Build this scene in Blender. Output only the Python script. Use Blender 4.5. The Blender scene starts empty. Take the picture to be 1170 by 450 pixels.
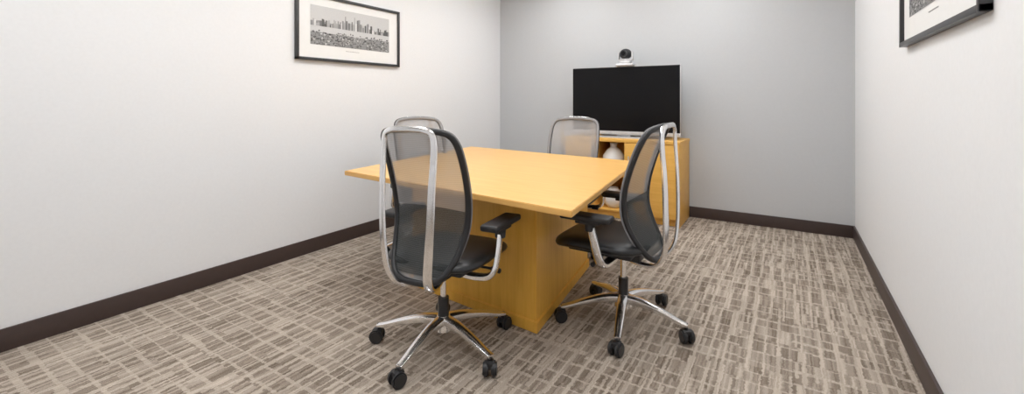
import bpy, bmesh, math, random
from mathutils import Vector, Matrix
random.seed(7)
scene = bpy.context.scene
scene.view_settings.view_transform = 'Standard'
F=505.0; YAW = math.atan(315/F); HOR=113.0; H=1.2
cy_, sy_ = math.cos(YAW), math.sin(YAW)
def W(X,Z,z=0.0):
    Z=Z*F/496.0
    return Vector((X*cy_-Z*sy_, X*sy_+Z*cy_, z))
XL,XR,YB,YF,ZC = -3.17,0.492,4.79,-1.3,2.7

# ---------------- materials
def new_mat(name):
    m=bpy.data.materials.new(name); m.use_nodes=True
    return m, m.node_tree.nodes, m.node_tree.links, m.node_tree.nodes['Principled BSDF']
def mat(name,col,rough=.5,metal=0.0,var=.06,scale=30,bump=0.0,spec=.5,coat=0):
    m,n,l,b=new_mat(name)
    b.inputs['Roughness'].default_value=rough; b.inputs['Metallic'].default_value=metal
    b.inputs['Specular IOR Level'].default_value=spec
    b.inputs['Coat Weight'].default_value=coat
    tc=n.new('ShaderNodeTexCoord'); no=n.new('ShaderNodeTexNoise'); no.inputs['Scale'].default_value=scale
    no.inputs['Detail'].default_value=4
    l.new(tc.outputs['Object'],no.inputs['Vector'])
    r=n.new('ShaderNodeValToRGB')
    r.color_ramp.elements[0].position=.3; r.color_ramp.elements[1].position=.7
    r.color_ramp.elements[0].color=[c*(1-var) for c in col]+[1]
    r.color_ramp.elements[1].color=[min(1,c*(1+var)) for c in col]+[1]
    l.new(no.outputs['Fac'],r.inputs['Fac']); l.new(r.outputs['Color'],b.inputs['Base Color'])
    if bump:
        bp=n.new('ShaderNodeBump'); bp.inputs['Strength'].default_value=bump; bp.inputs['Distance'].default_value=.002
        l.new(no.outputs['Fac'],bp.inputs['Height']); l.new(bp.outputs['Normal'],b.inputs['Normal'])
    return m
def wood(name,c1,c2,axis,rough=.38):
    m,n,l,b=new_mat(name)
    tc=n.new('ShaderNodeTexCoord'); mp=n.new('ShaderNodeMapping')
    s=[22,22,22]; s[axis]=1.6; mp.inputs['Scale'].default_value=s
    l.new(tc.outputs['Object'],mp.inputs['Vector'])
    no=n.new('ShaderNodeTexNoise'); no.inputs['Scale'].default_value=1.6; no.inputs['Detail'].default_value=7; no.inputs['Roughness'].default_value=.62
    no.inputs['Distortion'].default_value=.5
    l.new(mp.outputs['Vector'],no.inputs['Vector'])
    r=n.new('ShaderNodeValToRGB'); r.color_ramp.elements[0].position=.3; r.color_ramp.elements[1].position=.72
    r.color_ramp.elements[0].color=(*c1,1); r.color_ramp.elements[1].color=(*c2,1)
    l.new(no.outputs['Fac'],r.inputs['Fac']); l.new(r.outputs['Color'],b.inputs['Base Color'])
    b.inputs['Roughness'].default_value=rough; b.inputs['Specular IOR Level'].default_value=.4
    return m
M_white=mat('wall_paint_white',(.80,.805,.815),.75,var=.012,scale=60,bump=.05)
M_gray=mat('wall_paint_gray',(.54,.55,.562),.75,var=.012,scale=60,bump=.05)
M_ceil=mat('ceiling_tile',(.85,.85,.84),.9,var=.03,scale=120,bump=.1)
M_base=mat('baseboard_brown',(.055,.036,.032),.45,var=.05)
M_top=wood('maple_top',(.73,.405,.115),(.83,.50,.165),0,.30)
M_ped=wood('maple_panel',(.75,.395,.055),(.87,.49,.09),2,.4)
M_cred=wood('maple_credenza',(.75,.40,.08),(.85,.49,.12),0,.4)
M_chrome=mat('polished_aluminium',(.90,.90,.91),.20,1.0,var=.02)
M_blk=mat('black_plastic',(.018,.018,.02),.4,var=.1)
M_leather=mat('black_leather',(.014,.015,.017),.38,var=.15,scale=180,bump=.2)
M_pad=mat('black_armpad',(.02,.02,.022),.5)
M_screen=mat('screen_glass',(.004,.004,.005),.28,var=.0,spec=.2)
M_silver=mat('silver_plastic',(.62,.62,.63),.35,.5)
M_trim=mat('gray_trim',(.25,.25,.26),.5)
M_ceramic=mat('white_ceramic',(.82,.81,.79),.25,var=.02)
M_frame=mat('frame_charcoal',(.035,.035,.037),.35)
M_mat=mat('mat_board',(.80,.80,.79),.8,var=.01)
grays=[mat('print_gray_%d'%i,(g,g,g),.6,var=.12,scale=200) for i,g in enumerate([.05,.10,.17,.27,.40,.55,.68])]
def mesh_mat(name,col,dens):
    m,n,l,b=new_mat(name)
    b.inputs['Base Color'].default_value=(*col,1); b.inputs['Roughness'].default_value=.6
    tr=n.new('ShaderNodeBsdfTransparent'); mx=n.new('ShaderNodeMixShader'); out=n['Material Output']
    tc=n.new('ShaderNodeTexCoord'); w=n.new('ShaderNodeTexWave'); w.wave_type='BANDS'; w.bands_direction='Z'
    w.inputs['Scale'].default_value=42; w.inputs['Distortion'].default_value=1.0
    l.new(tc.outputs['Object'],w.inputs['Vector'])
    mr=n.new('ShaderNodeMapRange'); mr.inputs['To Min'].default_value=dens-.07; mr.inputs['To Max'].default_value=dens+.07
    l.new(w.outputs['Fac'],mr.inputs['Value']); l.new(mr.outputs['Result'],mx.inputs['Fac'])
    l.new(tr.outputs['BSDF'],mx.inputs[1]); l.new(b.outputs['BSDF'],mx.inputs[2]); l.new(mx.outputs['Shader'],out.inputs['Surface'])
    return m
M_mesh=mesh_mat('mesh_fabric',(.35,.345,.35),.64)
M_lumbar=mesh_mat('lumbar_fabric',(.03,.035,.035),.66)
def emis(name,col,s):
    m,n,l,b=new_mat(name)
    b.inputs['Emission Color'].default_value=(*col,1); b.inputs['Emission Strength'].default_value=s
    b.inputs['Base Color'].default_value=(.9,.9,.9,1)
    return m
M_lamp=emis('light_diffuser',(.98,.99,1.0),8.6)
def carpet():
    m,n,l,b=new_mat('carpet_tile')
    b.inputs['Roughness'].default_value=.95; b.inputs['Specular IOR Level'].default_value=.1
    def M(op,a,b_=None,c=None):
        nd=n.new('ShaderNodeMath'); nd.operation=op
        for i,v in enumerate((a,b_,c)):
            if v is None: continue
            if isinstance(v,(int,float)): nd.inputs[i].default_value=v
            else: l.new(v,nd.inputs[i])
        return nd.outputs[0]
    g=n.new('ShaderNodeNewGeometry'); sp=n.new('ShaderNodeSeparateXYZ'); l.new(g.outputs['Position'],sp.inputs[0])
    x0,y0=sp.outputs['X'],sp.outputs['Y']
    def noise(scale,det=3,vec=None):
        nd=n.new('ShaderNodeTexNoise'); nd.inputs['Scale'].default_value=scale; nd.inputs['Detail'].default_value=det
        l.new(vec if vec else g.outputs['Position'],nd.inputs['Vector']); return nd.outputs['Fac']
    def comb(a,b_,c=0.0):
        nd=n.new('ShaderNodeCombineXYZ')
        for i,v in enumerate((a,b_,c)):
            if isinstance(v,(int,float)): nd.inputs[i].default_value=v
            else: l.new(v,nd.inputs[i])
        return nd.outputs[0]
    def wn(vec):
        nd=n.new('ShaderNodeTexWhiteNoise'); nd.noise_dimensions='3D'; l.new(vec,nd.inputs['Vector']); return nd.outputs['Value']
    wob=M('MULTIPLY',M('SUBTRACT',noise(60,2),.5),.018)
    x=M('ADD',M('ADD',x0,wob),20.0); y=M('ADD',M('ADD',y0,wob),20.0)
    nx_=noise(7.0,1,comb(x,M('MULTIPLY',M('FLOOR',M('DIVIDE',y,.6)),5.3),0.0))
    ny_=noise(7.0,1,comb(M('MULTIPLY',M('FLOOR',M('DIVIDE',x,.3)),4.1),y,3.0))
    xw=M('ADD',x,M('MULTIPLY',nx_,.10)); yw=M('ADD',y,M('MULTIPLY',ny_,.11))
    SX,SY=.070,.092
    xs=M('DIVIDE',xw,SX); cx=M('FLOOR',xs); fx=M('FRACT',xs)
    ys=M('DIVIDE',yw,SY); cy=M('FLOOR',ys); fy=M('FRACT',ys)
    rx=wn(comb(cx,M('FLOOR',M('DIVIDE',y,.30)),3.0)); ry=wn(comb(M('FLOOR',M('DIVIDE',x,.22)),cy,7.0))
    lx=M('LESS_THAN',fx,M('MULTIPLY_ADD',rx,.24,.10))
    ly=M('LESS_THAN',fy,M('MULTIPLY_ADD',ry,.20,.05))
    line=M('MAXIMUM',M('MULTIPLY',lx,.95),M('MULTIPLY',ly,.85))
    cell=wn(comb(cx,cy,1.0))
    st=wn(comb(M('FLOOR',M('DIVIDE',x,.006)),M('FLOOR',M('DIVIDE',y,.09)),5.0))
    st2=wn(comb(M('FLOOR',M('DIVIDE',x,.012)),M('FLOOR',M('DIVIDE',y,.14)),9.0))
    fine=noise(300,2)
    body=M('ADD',M('ADD',.05,M('MULTIPLY',cell,.16)),M('ADD',M('MULTIPLY',st,.22),M('MULTIPLY',M('POWER',st2,2.5),.45)))
    lit=M('ADD',.52,M('MULTIPLY',st,.28))
    mixv=M('ADD',M('MULTIPLY',line,lit),M('MULTIPLY',M('SUBTRACT',1.0,line),body))
    big=noise(3.0,3)
    v=M('ADD',mixv,M('MULTIPLY',M('SUBTRACT',fine,.5),.8))
    v=M('ADD',v,M('MULTIPLY',M('SUBTRACT',big,.5),.3))
    r=n.new('ShaderNodeValToRGB')
    r.color_ramp.elements[0].position=0; r.color_ramp.elements[0].color=(.115,.085,.062,1)
    r.color_ramp.elements[1].position=.9; r.color_ramp.elements[1].color=(.59,.51,.43,1)
    l.new(v,r.inputs['Fac']); l.new(r.outputs['Color'],b.inputs['Base Color'])
    bp=n.new('ShaderNodeBump'); bp.inputs['Strength'].default_value=.3; bp.inputs['Distance'].default_value=.003
    l.new(v,bp.inputs['Height']); l.new(bp.outputs['Normal'],b.inputs['Normal'])
    return m
M_carpet=carpet()

# ---------------- geometry helpers
class MB:
    def __init__(s): s.v=[]; s.f=[]; s.mi=[]
    def add(s,vs,fs,mi=0,mtx=None):
        o=len(s.v)
        s.v+= [ (mtx@Vector(p)) if mtx else Vector(p) for p in vs]
        s.f+= [tuple(i+o for i in f) for f in fs]; s.mi+=[mi]*len(fs)
    def bm(s,b,mi=0,mtx=None):
        b.verts.ensure_lookup_table(); b.verts.index_update()
        s.add([v.co.copy() for v in b.verts],[[v.index for v in f.verts] for f in b.faces],mi,mtx); b.free()
    def box(s,c,d,bev=0.0,mi=0,mtx=None,seg=2):
        b=bmesh.new(); bmesh.ops.create_cube(b,size=1)
        for v in b.verts: v.co=Vector((v.co.x*d[0],v.co.y*d[1],v.co.z*d[2]))
        if bev>0: bmesh.ops.bevel(b,geom=b.edges[:],offset=bev,segments=seg,affect='EDGES',profile=.6)
        for v in b.verts: v.co+=Vector(c)
        s.bm(b,mi,mtx)
    def cyl(s,p0,p1,r0,r1=None,seg=20,mi=0,bev=0.0,mtx=None):
        r1=r0 if r1 is None else r1
        p0=Vector(p0);p1=Vector(p1);d=p1-p0;L=d.length
        b=bmesh.new(); bmesh.ops.create_cone(b,cap_ends=True,segments=seg,radius1=r0,radius2=r1,depth=L)
        if bev>0:
            es=[e for e in b.edges if abs(e.verts[0].co.z-e.verts[1].co.z)<1e-5]
            bmesh.ops.bevel(b,geom=es,offset=bev,segments=2,affect='EDGES')
        q=d.to_track_quat('Z','Y').to_matrix().to_4x4(); q.translation=(p0+p1)/2
        for v in b.verts: v.co=q@v.co
        s.bm(b,mi,mtx)
    def lathe(s,prof,c=(0,0,0),seg=32,mi=0):
        vs=[];fs=[]
        for r,z in prof:
            for k in range(seg):
                a=2*math.pi*k/seg; vs.append((c[0]+r*math.cos(a),c[1]+r*math.sin(a),c[2]+z))
        for i in range(len(prof)-1):
            for k in range(seg):
                k2=(k+1)%seg; fs.append((i*seg+k,i*seg+k2,(i+1)*seg+k2,(i+1)*seg+k))
        s.add(vs,fs,mi)
    def tube(s,pts,rw,rt,n0=(0,0,1),sub=6,seg=12,closed=False,mi=0,power=1.0):
        pts=[Vector(p) for p in pts]; N=len(pts)
        if not isinstance(rw,(list,tuple)): rw=[rw]*N
        if not isinstance(rt,(list,tuple)): rt=[rt]*N
        P=[];A=[];B=[]
        cnt=N if closed else N-1
        for i in range(cnt):
            g=lambda k:(pts[k%N] if closed else pts[max(0,min(N-1,k))])
            p0,p1,p2,p3=g(i-1),g(i),g(i+1),g(i+2)
            for k in range(sub):
                t=k/sub
                P.append(.5*((2*p1)+(p2-p0)*t+(2*p0-5*p1+4*p2-p3)*t*t+(3*p1-p0-3*p2+p3)*t**3))
                A.append(rw[i]*(1-t)+rw[(i+1)%N]*t); B.append(rt[i]*(1-t)+rt[(i+1)%N]*t)
        if not closed: P.append(pts[-1]);A.append(rw[-1]);B.append(rt[-1])
        K=len(P); nrm=Vector(n0); vs=[];fs=[]
        for i in range(K):
            if closed: t=(P[(i+1)%K]-P[i-1]).normalized()
            else: t=(P[min(K-1,i+1)]-P[max(0,i-1)]).normalized()
            nrm=(nrm-t*nrm.dot(t)).normalized(); side=t.cross(nrm)
            for k in range(seg):
                a=2*math.pi*k/seg; ca,sa=math.cos(a),math.sin(a)
                ca=math.copysign(abs(ca)**power,ca); sa=math.copysign(abs(sa)**power,sa)
                vs.append(P[i]+side*A[i]*ca+nrm*B[i]*sa)
        R=K if closed else K-1
        for i in range(R):
            j=(i+1)%K
            for k in range(seg):
                k2=(k+1)%seg; fs.append((i*seg+k,i*seg+k2,j*seg+k2,j*seg+k))
        if not closed:
            fs.append(tuple(range(seg-1,-1,-1))); fs.append(tuple((K-1)*seg+k for k in range(seg)))
        s.add(vs,fs,mi)
    def mesh(s,name,mats,smooth=True):
        me=bpy.data.meshes.new(name); me.from_pydata([tuple(v) for v in s.v],[],s.f)
        for m in mats: me.materials.append(m)
        for p,mi in zip(me.polygons,s.mi): p.material_index=mi
        b=bmesh.new(); b.from_mesh(me); bmesh.ops.recalc_face_normals(b,faces=b.faces); b.to_mesh(me); b.free()
        if smooth:
            me.shade_smooth()
            try: me.set_sharp_from_angle(angle=math.radians(38))
            except Exception: pass
        return me
def obj(name,me,parent=None,loc=(0,0,0),rot=0.0):
    o=bpy.data.objects.new(name,me); scene.collection.objects.link(o)
    o.location=loc; o.rotation_euler=(0,0,rot)
    if parent: o.parent=parent
    return o
def empty(name,loc=(0,0,0),rot=0.0):
    o=bpy.data.objects.new(name,None); scene.collection.objects.link(o); o.empty_display_size=.2
    o.location=loc; o.rotation_euler=(0,0,rot); return o
def boxobj(name,lo,hi,m,bev=0,parent=None):
    mb=MB(); lo=Vector(lo);hi=Vector(hi); mb.box((lo+hi)/2,hi-lo,bev)
    return obj(name,mb.mesh(name,[m]),parent)

# ---------------- room
T=.12
boxobj('floor',(XL-T,YF-T,-.1),(XR+T,YB+T,0),M_carpet)
boxobj('ceiling',(XL-T,YF-T,ZC),(XR+T,YB+T,ZC+.1),M_ceil)
boxobj('wall_left',(XL-T,YF-T,0),(XL,YB+T,ZC),M_white)
boxobj('wall_right',(XR,YF-T,0),(XR+T,YB+T,ZC),M_white)
boxobj('wall_back',(XL,YB,0),(XR,YB+T,ZC),M_gray)
boxobj('wall_front',(XL,YF-T,0),(XR,YF,ZC),M_white)
bh=.108; bt=.014
boxobj('baseboard_left',(XL,YF,0),(XL+bt,YB,bh),M_base,.003)
boxobj('baseboard_right',(XR-bt,YF,0),(XR,YB,bh),M_base,.003)
boxobj('baseboard_back',(XL+bt,YB-bt,0),(XR-bt,YB,bh),M_base,.003)
boxobj('baseboard_front',(XL+bt,YF,0),(XR-bt,YF+bt,bh),M_base,.003)
for (lx,ly) in [(-2.05,3.75),(-.65,3.75),(-2.05,2.1),(-.65,2.1),(-2.05,.4),(-.65,.4)]:
    e=empty('ceiling_light',(lx,ly,ZC))
    a=MB(); a.box((0,0,-.008),(.56,1.16,.012)); obj('diffuser',a.mesh('diffuser',[M_lamp]),e)
    a=MB()
    for c,d in [((0,.6,-.01),(.62,.03,.02)),((0,-.6,-.01),(.62,.03,.02)),((.3,0,-.01),(.03,1.2,.02)),((-.3,0,-.01),(.03,1.2,.02))]: a.box(c,d,.003)
    obj('trim_frame',a.mesh('lfr',[M_ceil]),e)

# ---------------- table
A=(-1.075,2.78);B=(.24,1.78);C=(.92,3.21);D=(-.385,4.2)
tc=Vector(((A[0]+B[0]+C[0]+D[0])/4,(A[1]+B[1]+C[1]+D[1])/4))
u=(Vector(B)-Vector(A)).normalized(); v=(Vector(C)-Vector(B)).normalized()
O=W(tc.x,tc.y,0)
ang=math.atan2((W(u.x,u.y)).y,(W(u.x,u.y)).x)
te=empty('conference_table',O,ang)
def prism(mb,pts,z0,z1,bev,mi=0):
    b=bmesh.new()
    vs=[b.verts.new((p.x,p.y,z0)) for p in pts]; f=b.faces.new(vs)
    r=bmesh.ops.extrude_face_region(b,geom=[f])
    for g in r['geom']:
        if isinstance(g,bmesh.types.BMVert): g.co.z=z1
    if bev: bmesh.ops.bevel(b,geom=b.edges[:],offset=bev,segments=2,affect='EDGES')
    mb.bm(b,mi)
def quadUV(ua,ub,va,vb):
    out=[]
    for (su,sv) in ((ua,va),(ub,va),(ub,vb),(ua,vb)):
        p=tc+u*su+v*sv; out.append(W(p.x,p.y)-O)
    return out
def rotmesh(pts,a):
    Rm=Matrix.Rotation(-a,3,'Z'); return [Rm@p for p in pts]
mb=MB(); prism(mb,rotmesh(quadUV(-.828,.828,-.79,.79),ang),.712,.74,.003)
obj('table_top',mb.mesh('table_top',[M_top]),te)
mb=MB(); prism(mb,rotmesh(quadUV(-.45,.52,-.50,.47),ang),.0,.711,.003)
mb2=MB(); prism(mb2,rotmesh(quadUV(-.46,.53,-.51,.48),ang),.0,.06,.004)
obj('pedestal',mb.mesh('pedestal',[M_ped]),te)
obj('pedestal_plinth',mb2.mesh('plinth',[M_ped]),te)

# ---------------- chair meshes
def lerp_tab(tab,t):
    for i in range(len(tab)-1):
        if t<=tab[i+1][0]:
            k=(t-tab[i][0])/(tab[i+1][0]-tab[i][0]); k=max(0,min(1,k)); 
            return tab[i][1]*(1-k)+tab[i+1][1]*k
    return tab[-1][1]
def smooth_tab(tab,t,w=.03):
    return sum(lerp_tab(tab,t+d*w) for d in (-1,-.5,0,.5,1))/5
PY=[(.39,-.255),(.46,-.215),(.56,-.168),(.66,-.148),(.78,-.168),(.92,-.213),(1.07,-.275)]
def backpt(x,z):
    y=smooth_tab(PY,z,.04)+.9*x*x
    return Vector((x,y,z))
OUT=[(0,.395),(.07,.398),(.122,.418),(.158,.465),(.182,.54),(.197,.63),(.205,.74),(.208,.85),(.206,.94),(.200,1.00),(.178,1.043),(.125,1.060),(0,1.068)]
loop=OUT+[(-x,z) for x,z in OUT[-2:0:-1]]
def halfw(z):
    for i in range(len(OUT)-1):
        if OUT[i][1]<=z<=OUT[i+1][1]:
            k=(z-OUT[i][1])/max(1e-6,OUT[i+1][1]-OUT[i][1]); return OUT[i][0]*(1-k)+OUT[i+1][0]*k
    return 0
mb=MB(); nz,nx=40,14; vs=[];fs=[]
zs=[.396+(1.067-.396)*(.5-.5*math.cos(math.pi*i/nz)) for i in range(nz+1)]
for z in zs:
    hw=max(.004,halfw(z))
    for k in range(nx+1): vs.append(backpt(hw*(2*k/nx-1),z))
for i in range(nz):
    for k in range(nx):
        q=i*(nx+1)+k; fs.append((q,q+1,q+nx+2,q+nx+1))
mb.add(vs,fs); ME_mesh=mb.mesh('back_mesh',[M_mesh])
mb=MB(); vs=[];fs=[]
for i in range(13):
    z=.425+.27*i/12; hw=halfw(z)-.006
    for k in range(nx+1):
        p=backpt(hw*(2*k/nx-1),z+.02*(1-(2*k/nx-1)**2)*(i/12)); p.y-=.008; vs.append(p)
for i in range(12):
    for k in range(nx):
        q=i*(nx+1)+k; fs.append((q,q+1,q+nx+2,q+nx+1))
mb.add(vs,fs); ME_lum=mb.mesh('lumbar_support',[M_lumbar])
mb=MB(); mb.tube([backpt(x,z)-Vector((0,.004,0)) for x,z in loop],.014,.012,n0=(0,1,0),closed=True,sub=4,mi=0)
mb.tube([backpt(x,z)+Vector((0,.010,0)) for x,z in loop],.012,.006,n0=(0,1,0),closed=True,sub=4,mi=1)
ME_bf=mb.mesh('back_frame',[M_blk,M_trim])
half=[(.03,-.07,.372),(.06,-.16,.358),(.085,-.245,.375),(.105,-.290,.44),(.120,-.303,.55),(.129,-.303,.68),(.133,-.299,.82),(.136,-.291,.93),(.135,-.287,1.01),(.122,-.288,1.052),(.08,-.291,1.068),(.03,-.292,1.071)]
path=half+[(-x,y,z) for x,y,z in half[::-1]]
rw=[.019,.02,.021,.021,.020,.018,.017,.016,.015,.014,.013,.013]; rw=rw+rw[::-1]
mb=MB(); mb.tube(path,rw,.009,n0=(0,0,1),sub=6,seg=14,power=.6)
ME_yoke=mb.mesh('back_yoke',[M_chrome])
def seatpt(uu,vv,top):
    x=.25*uu
    r=(abs(uu)**4+abs(vv)**4)**.25
    sc=max(abs(uu),abs(vv))/r if r>1e-6 else 1
    x*=sc; y=.035+.25*vv*sc
    e=max(abs(uu),abs(vv)); edge=math.sqrt(max(0,1-e**6))
    zt=.455+.03*edge + .012*abs(uu)**2*edge - .035*max(0,vv-.35)**1.5
    zb=.455-.035*edge - .035*max(0,vv-.35)**1.5
    return (x,y,zt if top else zb)
mb=MB(); N=20
for top in(True,False):
    vs=[];fs=[]
    for i in range(N+1):
        for j in range(N+1):
            a=math.sin(math.pi/2*(2*i/N-1)); c=math.sin(math.pi/2*(2*j/N-1)); vs.append(seatpt(a,c,top))
    for i in range(N):
        for j in range(N):
            q=i*(N+1)+j; fs.append((q,q+1,q+N+2,q+N+1))
    mb.add(vs,fs)
ME_seat=mb.mesh('seat',[M_leather])
mb=MB(); mb.box((0,.02,.415),(.36,.34,.02),.008); mb.box((0,-.03,.385),(.15,.26,.05),.012)
mb.cyl((.07,.06,.385),(.25,.06,.385),.006); mb.cyl((.22,.06,.385),(.27,.06,.38),.012,bev=.003)
mb.cyl((-.07,.02,.385),(-.24,.02,.38),.006); mb.cyl((-.21,.02,.38),(-.26,.02,.378),.012,bev=.003)
ME_mech=mb.mesh('mechanism',[M_blk])
mb=MB()
for sx in(-1,1):
    mb.tube([(sx*.06,-.03,.385),(sx*.16,-.03,.374),(sx*.25,-.03,.384),(sx*.285,-.025,.42),(sx*.293,-.005,.50),(sx*.29,.02,.59)],[.024,.025,.025,.024,.022,.020],[.014,.014,.015,.013,.012,.012],n0=(0,0,1),sub=6,seg=14,power=.7)
ME_arm=mb.mesh('arm_support',[M_chrome])
mb=MB()
for sx in(-1,1):
    mb.box((sx*.285,.04,.620),(.090,.26,.030),.013,seg=3); mb.box((sx*.288,.03,.600),(.055,.12,.022),.006)
    mb.cyl((sx*.29,.018,.555),(sx*.289,.022,.60),.024,.027,bev=.003)
ME_pad=mb.mesh('armrest_pads',[M_pad])
mb=MB(); mb.cyl((0,0,.08),(0,0,.24),.026,mi=1); mb.cyl((0,0,.23),(0,0,.365),.015,mi=0)
mb.cyl((0,0,.345),(0,0,.375),.03,.035,mi=1)
ME_col=mb.mesh('gas_column',[M_chrome,M_blk])
mb=MB(); mb.cyl((0,0,.085),(0,0,.155),.05,.038,seg=28,bev=.006)
for k in range(5):
    a=2*math.pi*k/5; c,s_=math.cos(a),math.sin(a)
    P=[(r*c,r*s_,z) for r,z in [(.02,.132),(.10,.13),(.20,.112),(.29,.088),(.335,.080)]]
    mb.tube(P,[.030,.026,.022,.018,.016],[.024,.021,.016,.012,.009],n0=(0,0,1),sub=4,seg=12,power=.75)
ME_star=mb.mesh('star_base',[M_chrome])
mb=MB()
for k in range(5):
    a=2*math.pi*k/5; c,s_=math.cos(a),math.sin(a); R=.325
    m=Matrix.Translation((R*c,R*s_,0))@Matrix.Rotation(a+random.uniform(-1.2,1.2),4,'Z')
    mb.cyl((0,0,.05),(0,0,.09),.010,mtx=m)
    for sgn in(-1,1):
        mb.cyl((.012,sgn*.006,.033),(.012,sgn*.030,.033),.033,seg=24,bev=.006,mtx=m)
    mb.box((.008,0,.05),(.048,.034,.03),.008,mtx=m)
ME_cast=mb.mesh('casters',[M_blk])
def chair(Cx,Cz,fa,ba,dz=0,dy=.03):
    rot=math.radians(fa)+YAW-math.pi/2
    e=empty('office_chair',W(Cx,Cz,0),rot)
    for nm,me in [('back_mesh',ME_mesh),('lumbar_support',ME_lum),('back_frame',ME_bf),('back_yoke',ME_yoke),('seat',ME_seat),('seat_mechanism',ME_mech),('arm_supports',ME_arm),('armrest_pads',ME_pad)]:
        obj(nm,me,e,loc=(0,dy,dz))
    obj('gas_column',ME_col,e)
    br=math.radians(ba)+YAW-rot
    obj('star_base',ME_star,e,rot=br); obj('casters',ME_cast,e,rot=br)
def fang(x,z): return math.degrees(math.atan2(z,x))
chair(-.333,2.11,fang(.43,.90),-115,.0,.02)
chair(.60,2.34,fang(-.84,.545),-109,-.005,.05)
chair(.46,3.55,fang(-.425,-.905),-60,-.035)
chair(-.685,3.50,fang(.55,-.83),-145,-.03)

# ---------------- credenza
cxl,cxr,cyf,cyb,ch=-2.02,-.845,4.285,4.77,.80
e=empty('credenza',((cxl+cxr)/2,(cyf+cyb)/2,0)); E=e.location.copy()
def cb(mb,x0,x1,y0,y1,z0,z1,bev=.002,mi=0):
    mb.box(((x0+x1)/2-E.x,(y0+y1)/2-E.y,(z0+z1)/2),(x1-x0,y1-y0,z1-z0),bev,mi)
mb=MB()
cb(mb,cxl,cxr,cyf,cyb,ch-.03,ch)
cb(mb,cxl+.005,cxl+.025,cyf+.008,cyb,.0,ch-.03); cb(mb,cxr-.025,cxr-.005,cyf+.008,cyb,.0,ch-.03)
cb(mb,cxl+.025,cxr-.025,cyb-.015,cyb,.0,ch-.03)
cb(mb,cxl+.025,cxr-.025,cyf+.02,cyb-.015,.07,.09)
cb(mb,cxl+.025,cxr-.025,cyf+.05,cyf+.065,.0,.07)
n0,n1_=-1.68,-1.37
cb(mb,n0-.02,n0,cyf+.01,cyb-.015,.09,ch-.03); cb(mb,n1_,n1_+.02,cyf+.01,cyb-.015,.09,ch-.03)
cb(mb,n0,n1_,cyf+.02,cyb-.015,.42,.44)
obj('cabinet_body',mb.mesh('cab',[M_cred]),e)
mb=MB()
cb(mb,cxl+.027,n0-.004,cyf-.004,cyf+.012,.075,ch-.035)
cb(mb,n1_+.004,cxr-.008,cyf-.004,cyf+.012,.075,ch-.035)
obj('cabinet_doors',mb.mesh('cdoor',[M_cred]),e)
mb=MB()
for hx in(n0-.05,n1_+.05):
    mb.cyl((hx-E.x,cyf-.025-E.y,.52),(hx-E.x,cyf-.025-E.y,.64),.005); 
    for zz in(.53,.63): mb.cyl((hx-E.x,cyf-.025-E.y,zz),(hx-E.x,cyf-.003-E.y,zz),.004)
obj('door_handles',mb.mesh('hand',[M_silver]),e)
vx=-1.525
mb=MB(); mb.lathe([(.001,0),(.05,0),(.085,.04),(.112,.12),(.108,.18),(.07,.235),(.034,.262),(.030,.285),(.040,.305),(.034,.305),(.024,.28),(.001,.26)])
obj('ceramic_vase',mb.mesh('vase',[M_ceramic]),loc=(vx,4.43,.4405))
mb=MB(); mb.lathe([(.001,0),(.06,0),(.09,.03),(.11,.09),(.10,.14),(.06,.175),(.045,.19),(.05,.20),(.04,.20),(.001,.18)])
obj('ceramic_vase.001',mb.mesh('vase2',[M_ceramic]),loc=(vx,4.43,.0905))

# ---------------- tv
tx=-1.437; ty=4.48; te2=empty('flat_screen_television',(tx,ty,ch))
mb=MB(); mb.box((0,0,.388),(1.125,.035,.69),.004); mb.box((0,.03,.40),(.8,.04,.42),.012); obj('housing',mb.mesh('tvh',[M_blk]),te2)
mb=MB(); mb.box((0,-.0185,.398),(1.11,.002,.65),0); obj('screen',mb.mesh('tvs',[M_screen]),te2)
mb=MB()
mb.box((0,-.019,.050),(1.127,.010,.034),.002)
mb.box((0,-.018,.7335),(1.127,.006,.006),.001)
for sx in(-1,1): mb.box((sx*.5625,-.018,.39),(.006,.006,.69),.001)
obj('bezel',mb.mesh('tvb',[M_silver]),te2)
mb=MB(); mb.box((0,.01,.006),(.5,.22,.012),.004); mb.box((0,.02,.06),(.14,.03,.12),.006); obj('stand',mb.mesh('tvst',[M_silver]),te2)
ce=empty('video_conference_camera',(-1.415,ty,ch+.7335)); ce.scale=(1.22,1.22,1.22)
mb=MB(); mb.box((0,0,.012),(.15,.10,.022),.008,seg=3); mb.box((0,-.0,.034),(.09,.07,.026),.01,seg=3)
mb.cyl((0,0,.04),(0,0,.07),.03,.026,bev=.004)
for sx in(-1,1): mb.box((sx*.058,0,.085),(.012,.04,.07),.005)
mb.box((0,0,.055),(.125,.04,.014),.004)
obj('camera_base',mb.mesh('ccb',[M_silver]),ce)
mb=MB(); b=bmesh.new(); bmesh.ops.create_uvsphere(b,u_segments=28,v_segments=18,radius=.05)
for vv in b.verts: vv.co=Vector((vv.co.x,vv.co.y*1.15,vv.co.z*.9+.105))
mb.bm(b,0); mb.cyl((0,-.04,.105),(0,-.068,.105),.028,.026,bev=.003); obj('camera_head',mb.mesh('cch',[M_blk]),ce)
mb=MB(); mb.cyl((0,-.066,.105),(0,-.0705,.105),.018); obj('lens',mb.mesh('ccl',[M_screen]),ce)

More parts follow.
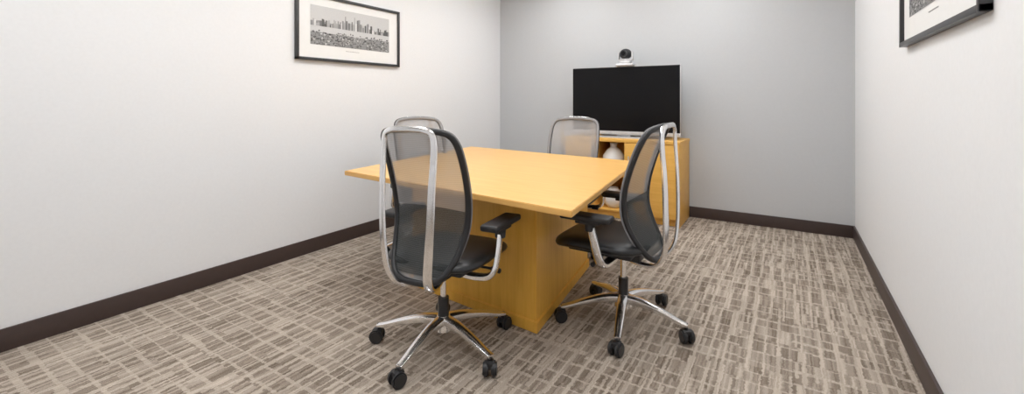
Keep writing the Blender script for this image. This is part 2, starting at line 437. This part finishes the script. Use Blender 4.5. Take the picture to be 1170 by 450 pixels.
# ---------------- framed prints
def framed(loc,rot,seed,w,h):
    random.seed(seed)
    e=empty('framed_city_print',loc,rot); fw=.022
    mb=MB()
    mb.box((0,-.015,h/2-fw/2),(w,.03,fw),.002); mb.box((0,-.015,-h/2+fw/2),(w,.03,fw),.002)
    mb.box((w/2-fw/2,-.015,0),(fw,.03,h),.002); mb.box((-w/2+fw/2,-.015,0),(fw,.03,h),.002)
    obj('frame',mb.mesh('fr',[M_frame]),e)
    mb=MB(); mb.box((0,-.008,0),(w-.03,.012,h-.03),0); obj('mat_board',mb.mesh('mt',[M_mat]),e)
    mb=MB(); pw,ph=.80,.31; cz=.02
    def q(x0,x1,z0,z1,y,mi): mb.add([(x0,y,z0),(x1,y,z0),(x1,y,z1),(x0,y,z1)],[(0,1,2,3)],mi)
    x0,x1=-pw/2,pw/2; z0,z1=cz-ph/2,cz+ph/2
    q(x0,x1,z0,z1,-.0150,5)
    q(x0,x1,z0,z0+.16,-.0151,3)
    for i in range(40):
        a=x0+pw*i/40; hh=.02+.012*math.sin(i*.35)+.004*random.random(); q(a,a+pw/40,z0+.15,z0+.16+hh,-.0152,3)
    x=x0
    while x<x1-.02:
        bw=random.uniform(.008,.022); cc=(x+pw/2)/pw
        hh=random.uniform(.01,.05)+ .10*math.exp(-((cc-.5)/.16)**2)*random.random()
        q(x,x+bw,z0+.15,z0+.16+hh,-.0153,random.choice([1,2,3,4,4,6])); x+=bw*.9
    q(x0,x1,z0+.10,z0+.15,-.0154,5)
    for i in range(420):
        a=random.uniform(x0,x1-.02); zz=z0+random.random()**1.2*.11
        q(a,a+random.uniform(.006,.02),zz,min(zz+random.uniform(.004,.014),z1),-.0155-.000002*i,random.choice([0,1,1,2,2,3,5]))
    obj('city_photograph',mb.mesh('ph',grays,smooth=False),e)
    mb=MB(); 
    for k in range(14): mb.box((-.07+.01*k,-.0146,z0-.03),(.006,.0005,.005),0)
    obj('caption',mb.mesh('cap',[grays[3]]),e)
framed((XL+.001,2.489,1.765),math.pi/2,3,1.045,.525)
framed((XR-.001,2.30,1.710),-math.pi/2,5,1.06,.52)

# ---------------- camera
cd=bpy.data.cameras.new('cam'); cam=bpy.data.objects.new('camera',cd); scene.collection.objects.link(cam)
cam.location=(0,0,H); cam.rotation_euler=(math.pi/2,0,YAW)
cd.sensor_width=36; cd.lens=36*F/1170; cd.shift_y=-(225-HOR)/1170; cd.clip_start=.02
scene.camera=cam
w=bpy.data.worlds.new('world'); scene.world=w; w.use_nodes=True
w.node_tree.nodes['Background'].inputs['Color'].default_value=(.8,.8,.8,1); w.node_tree.nodes['Background'].inputs['Strength'].default_value=.3
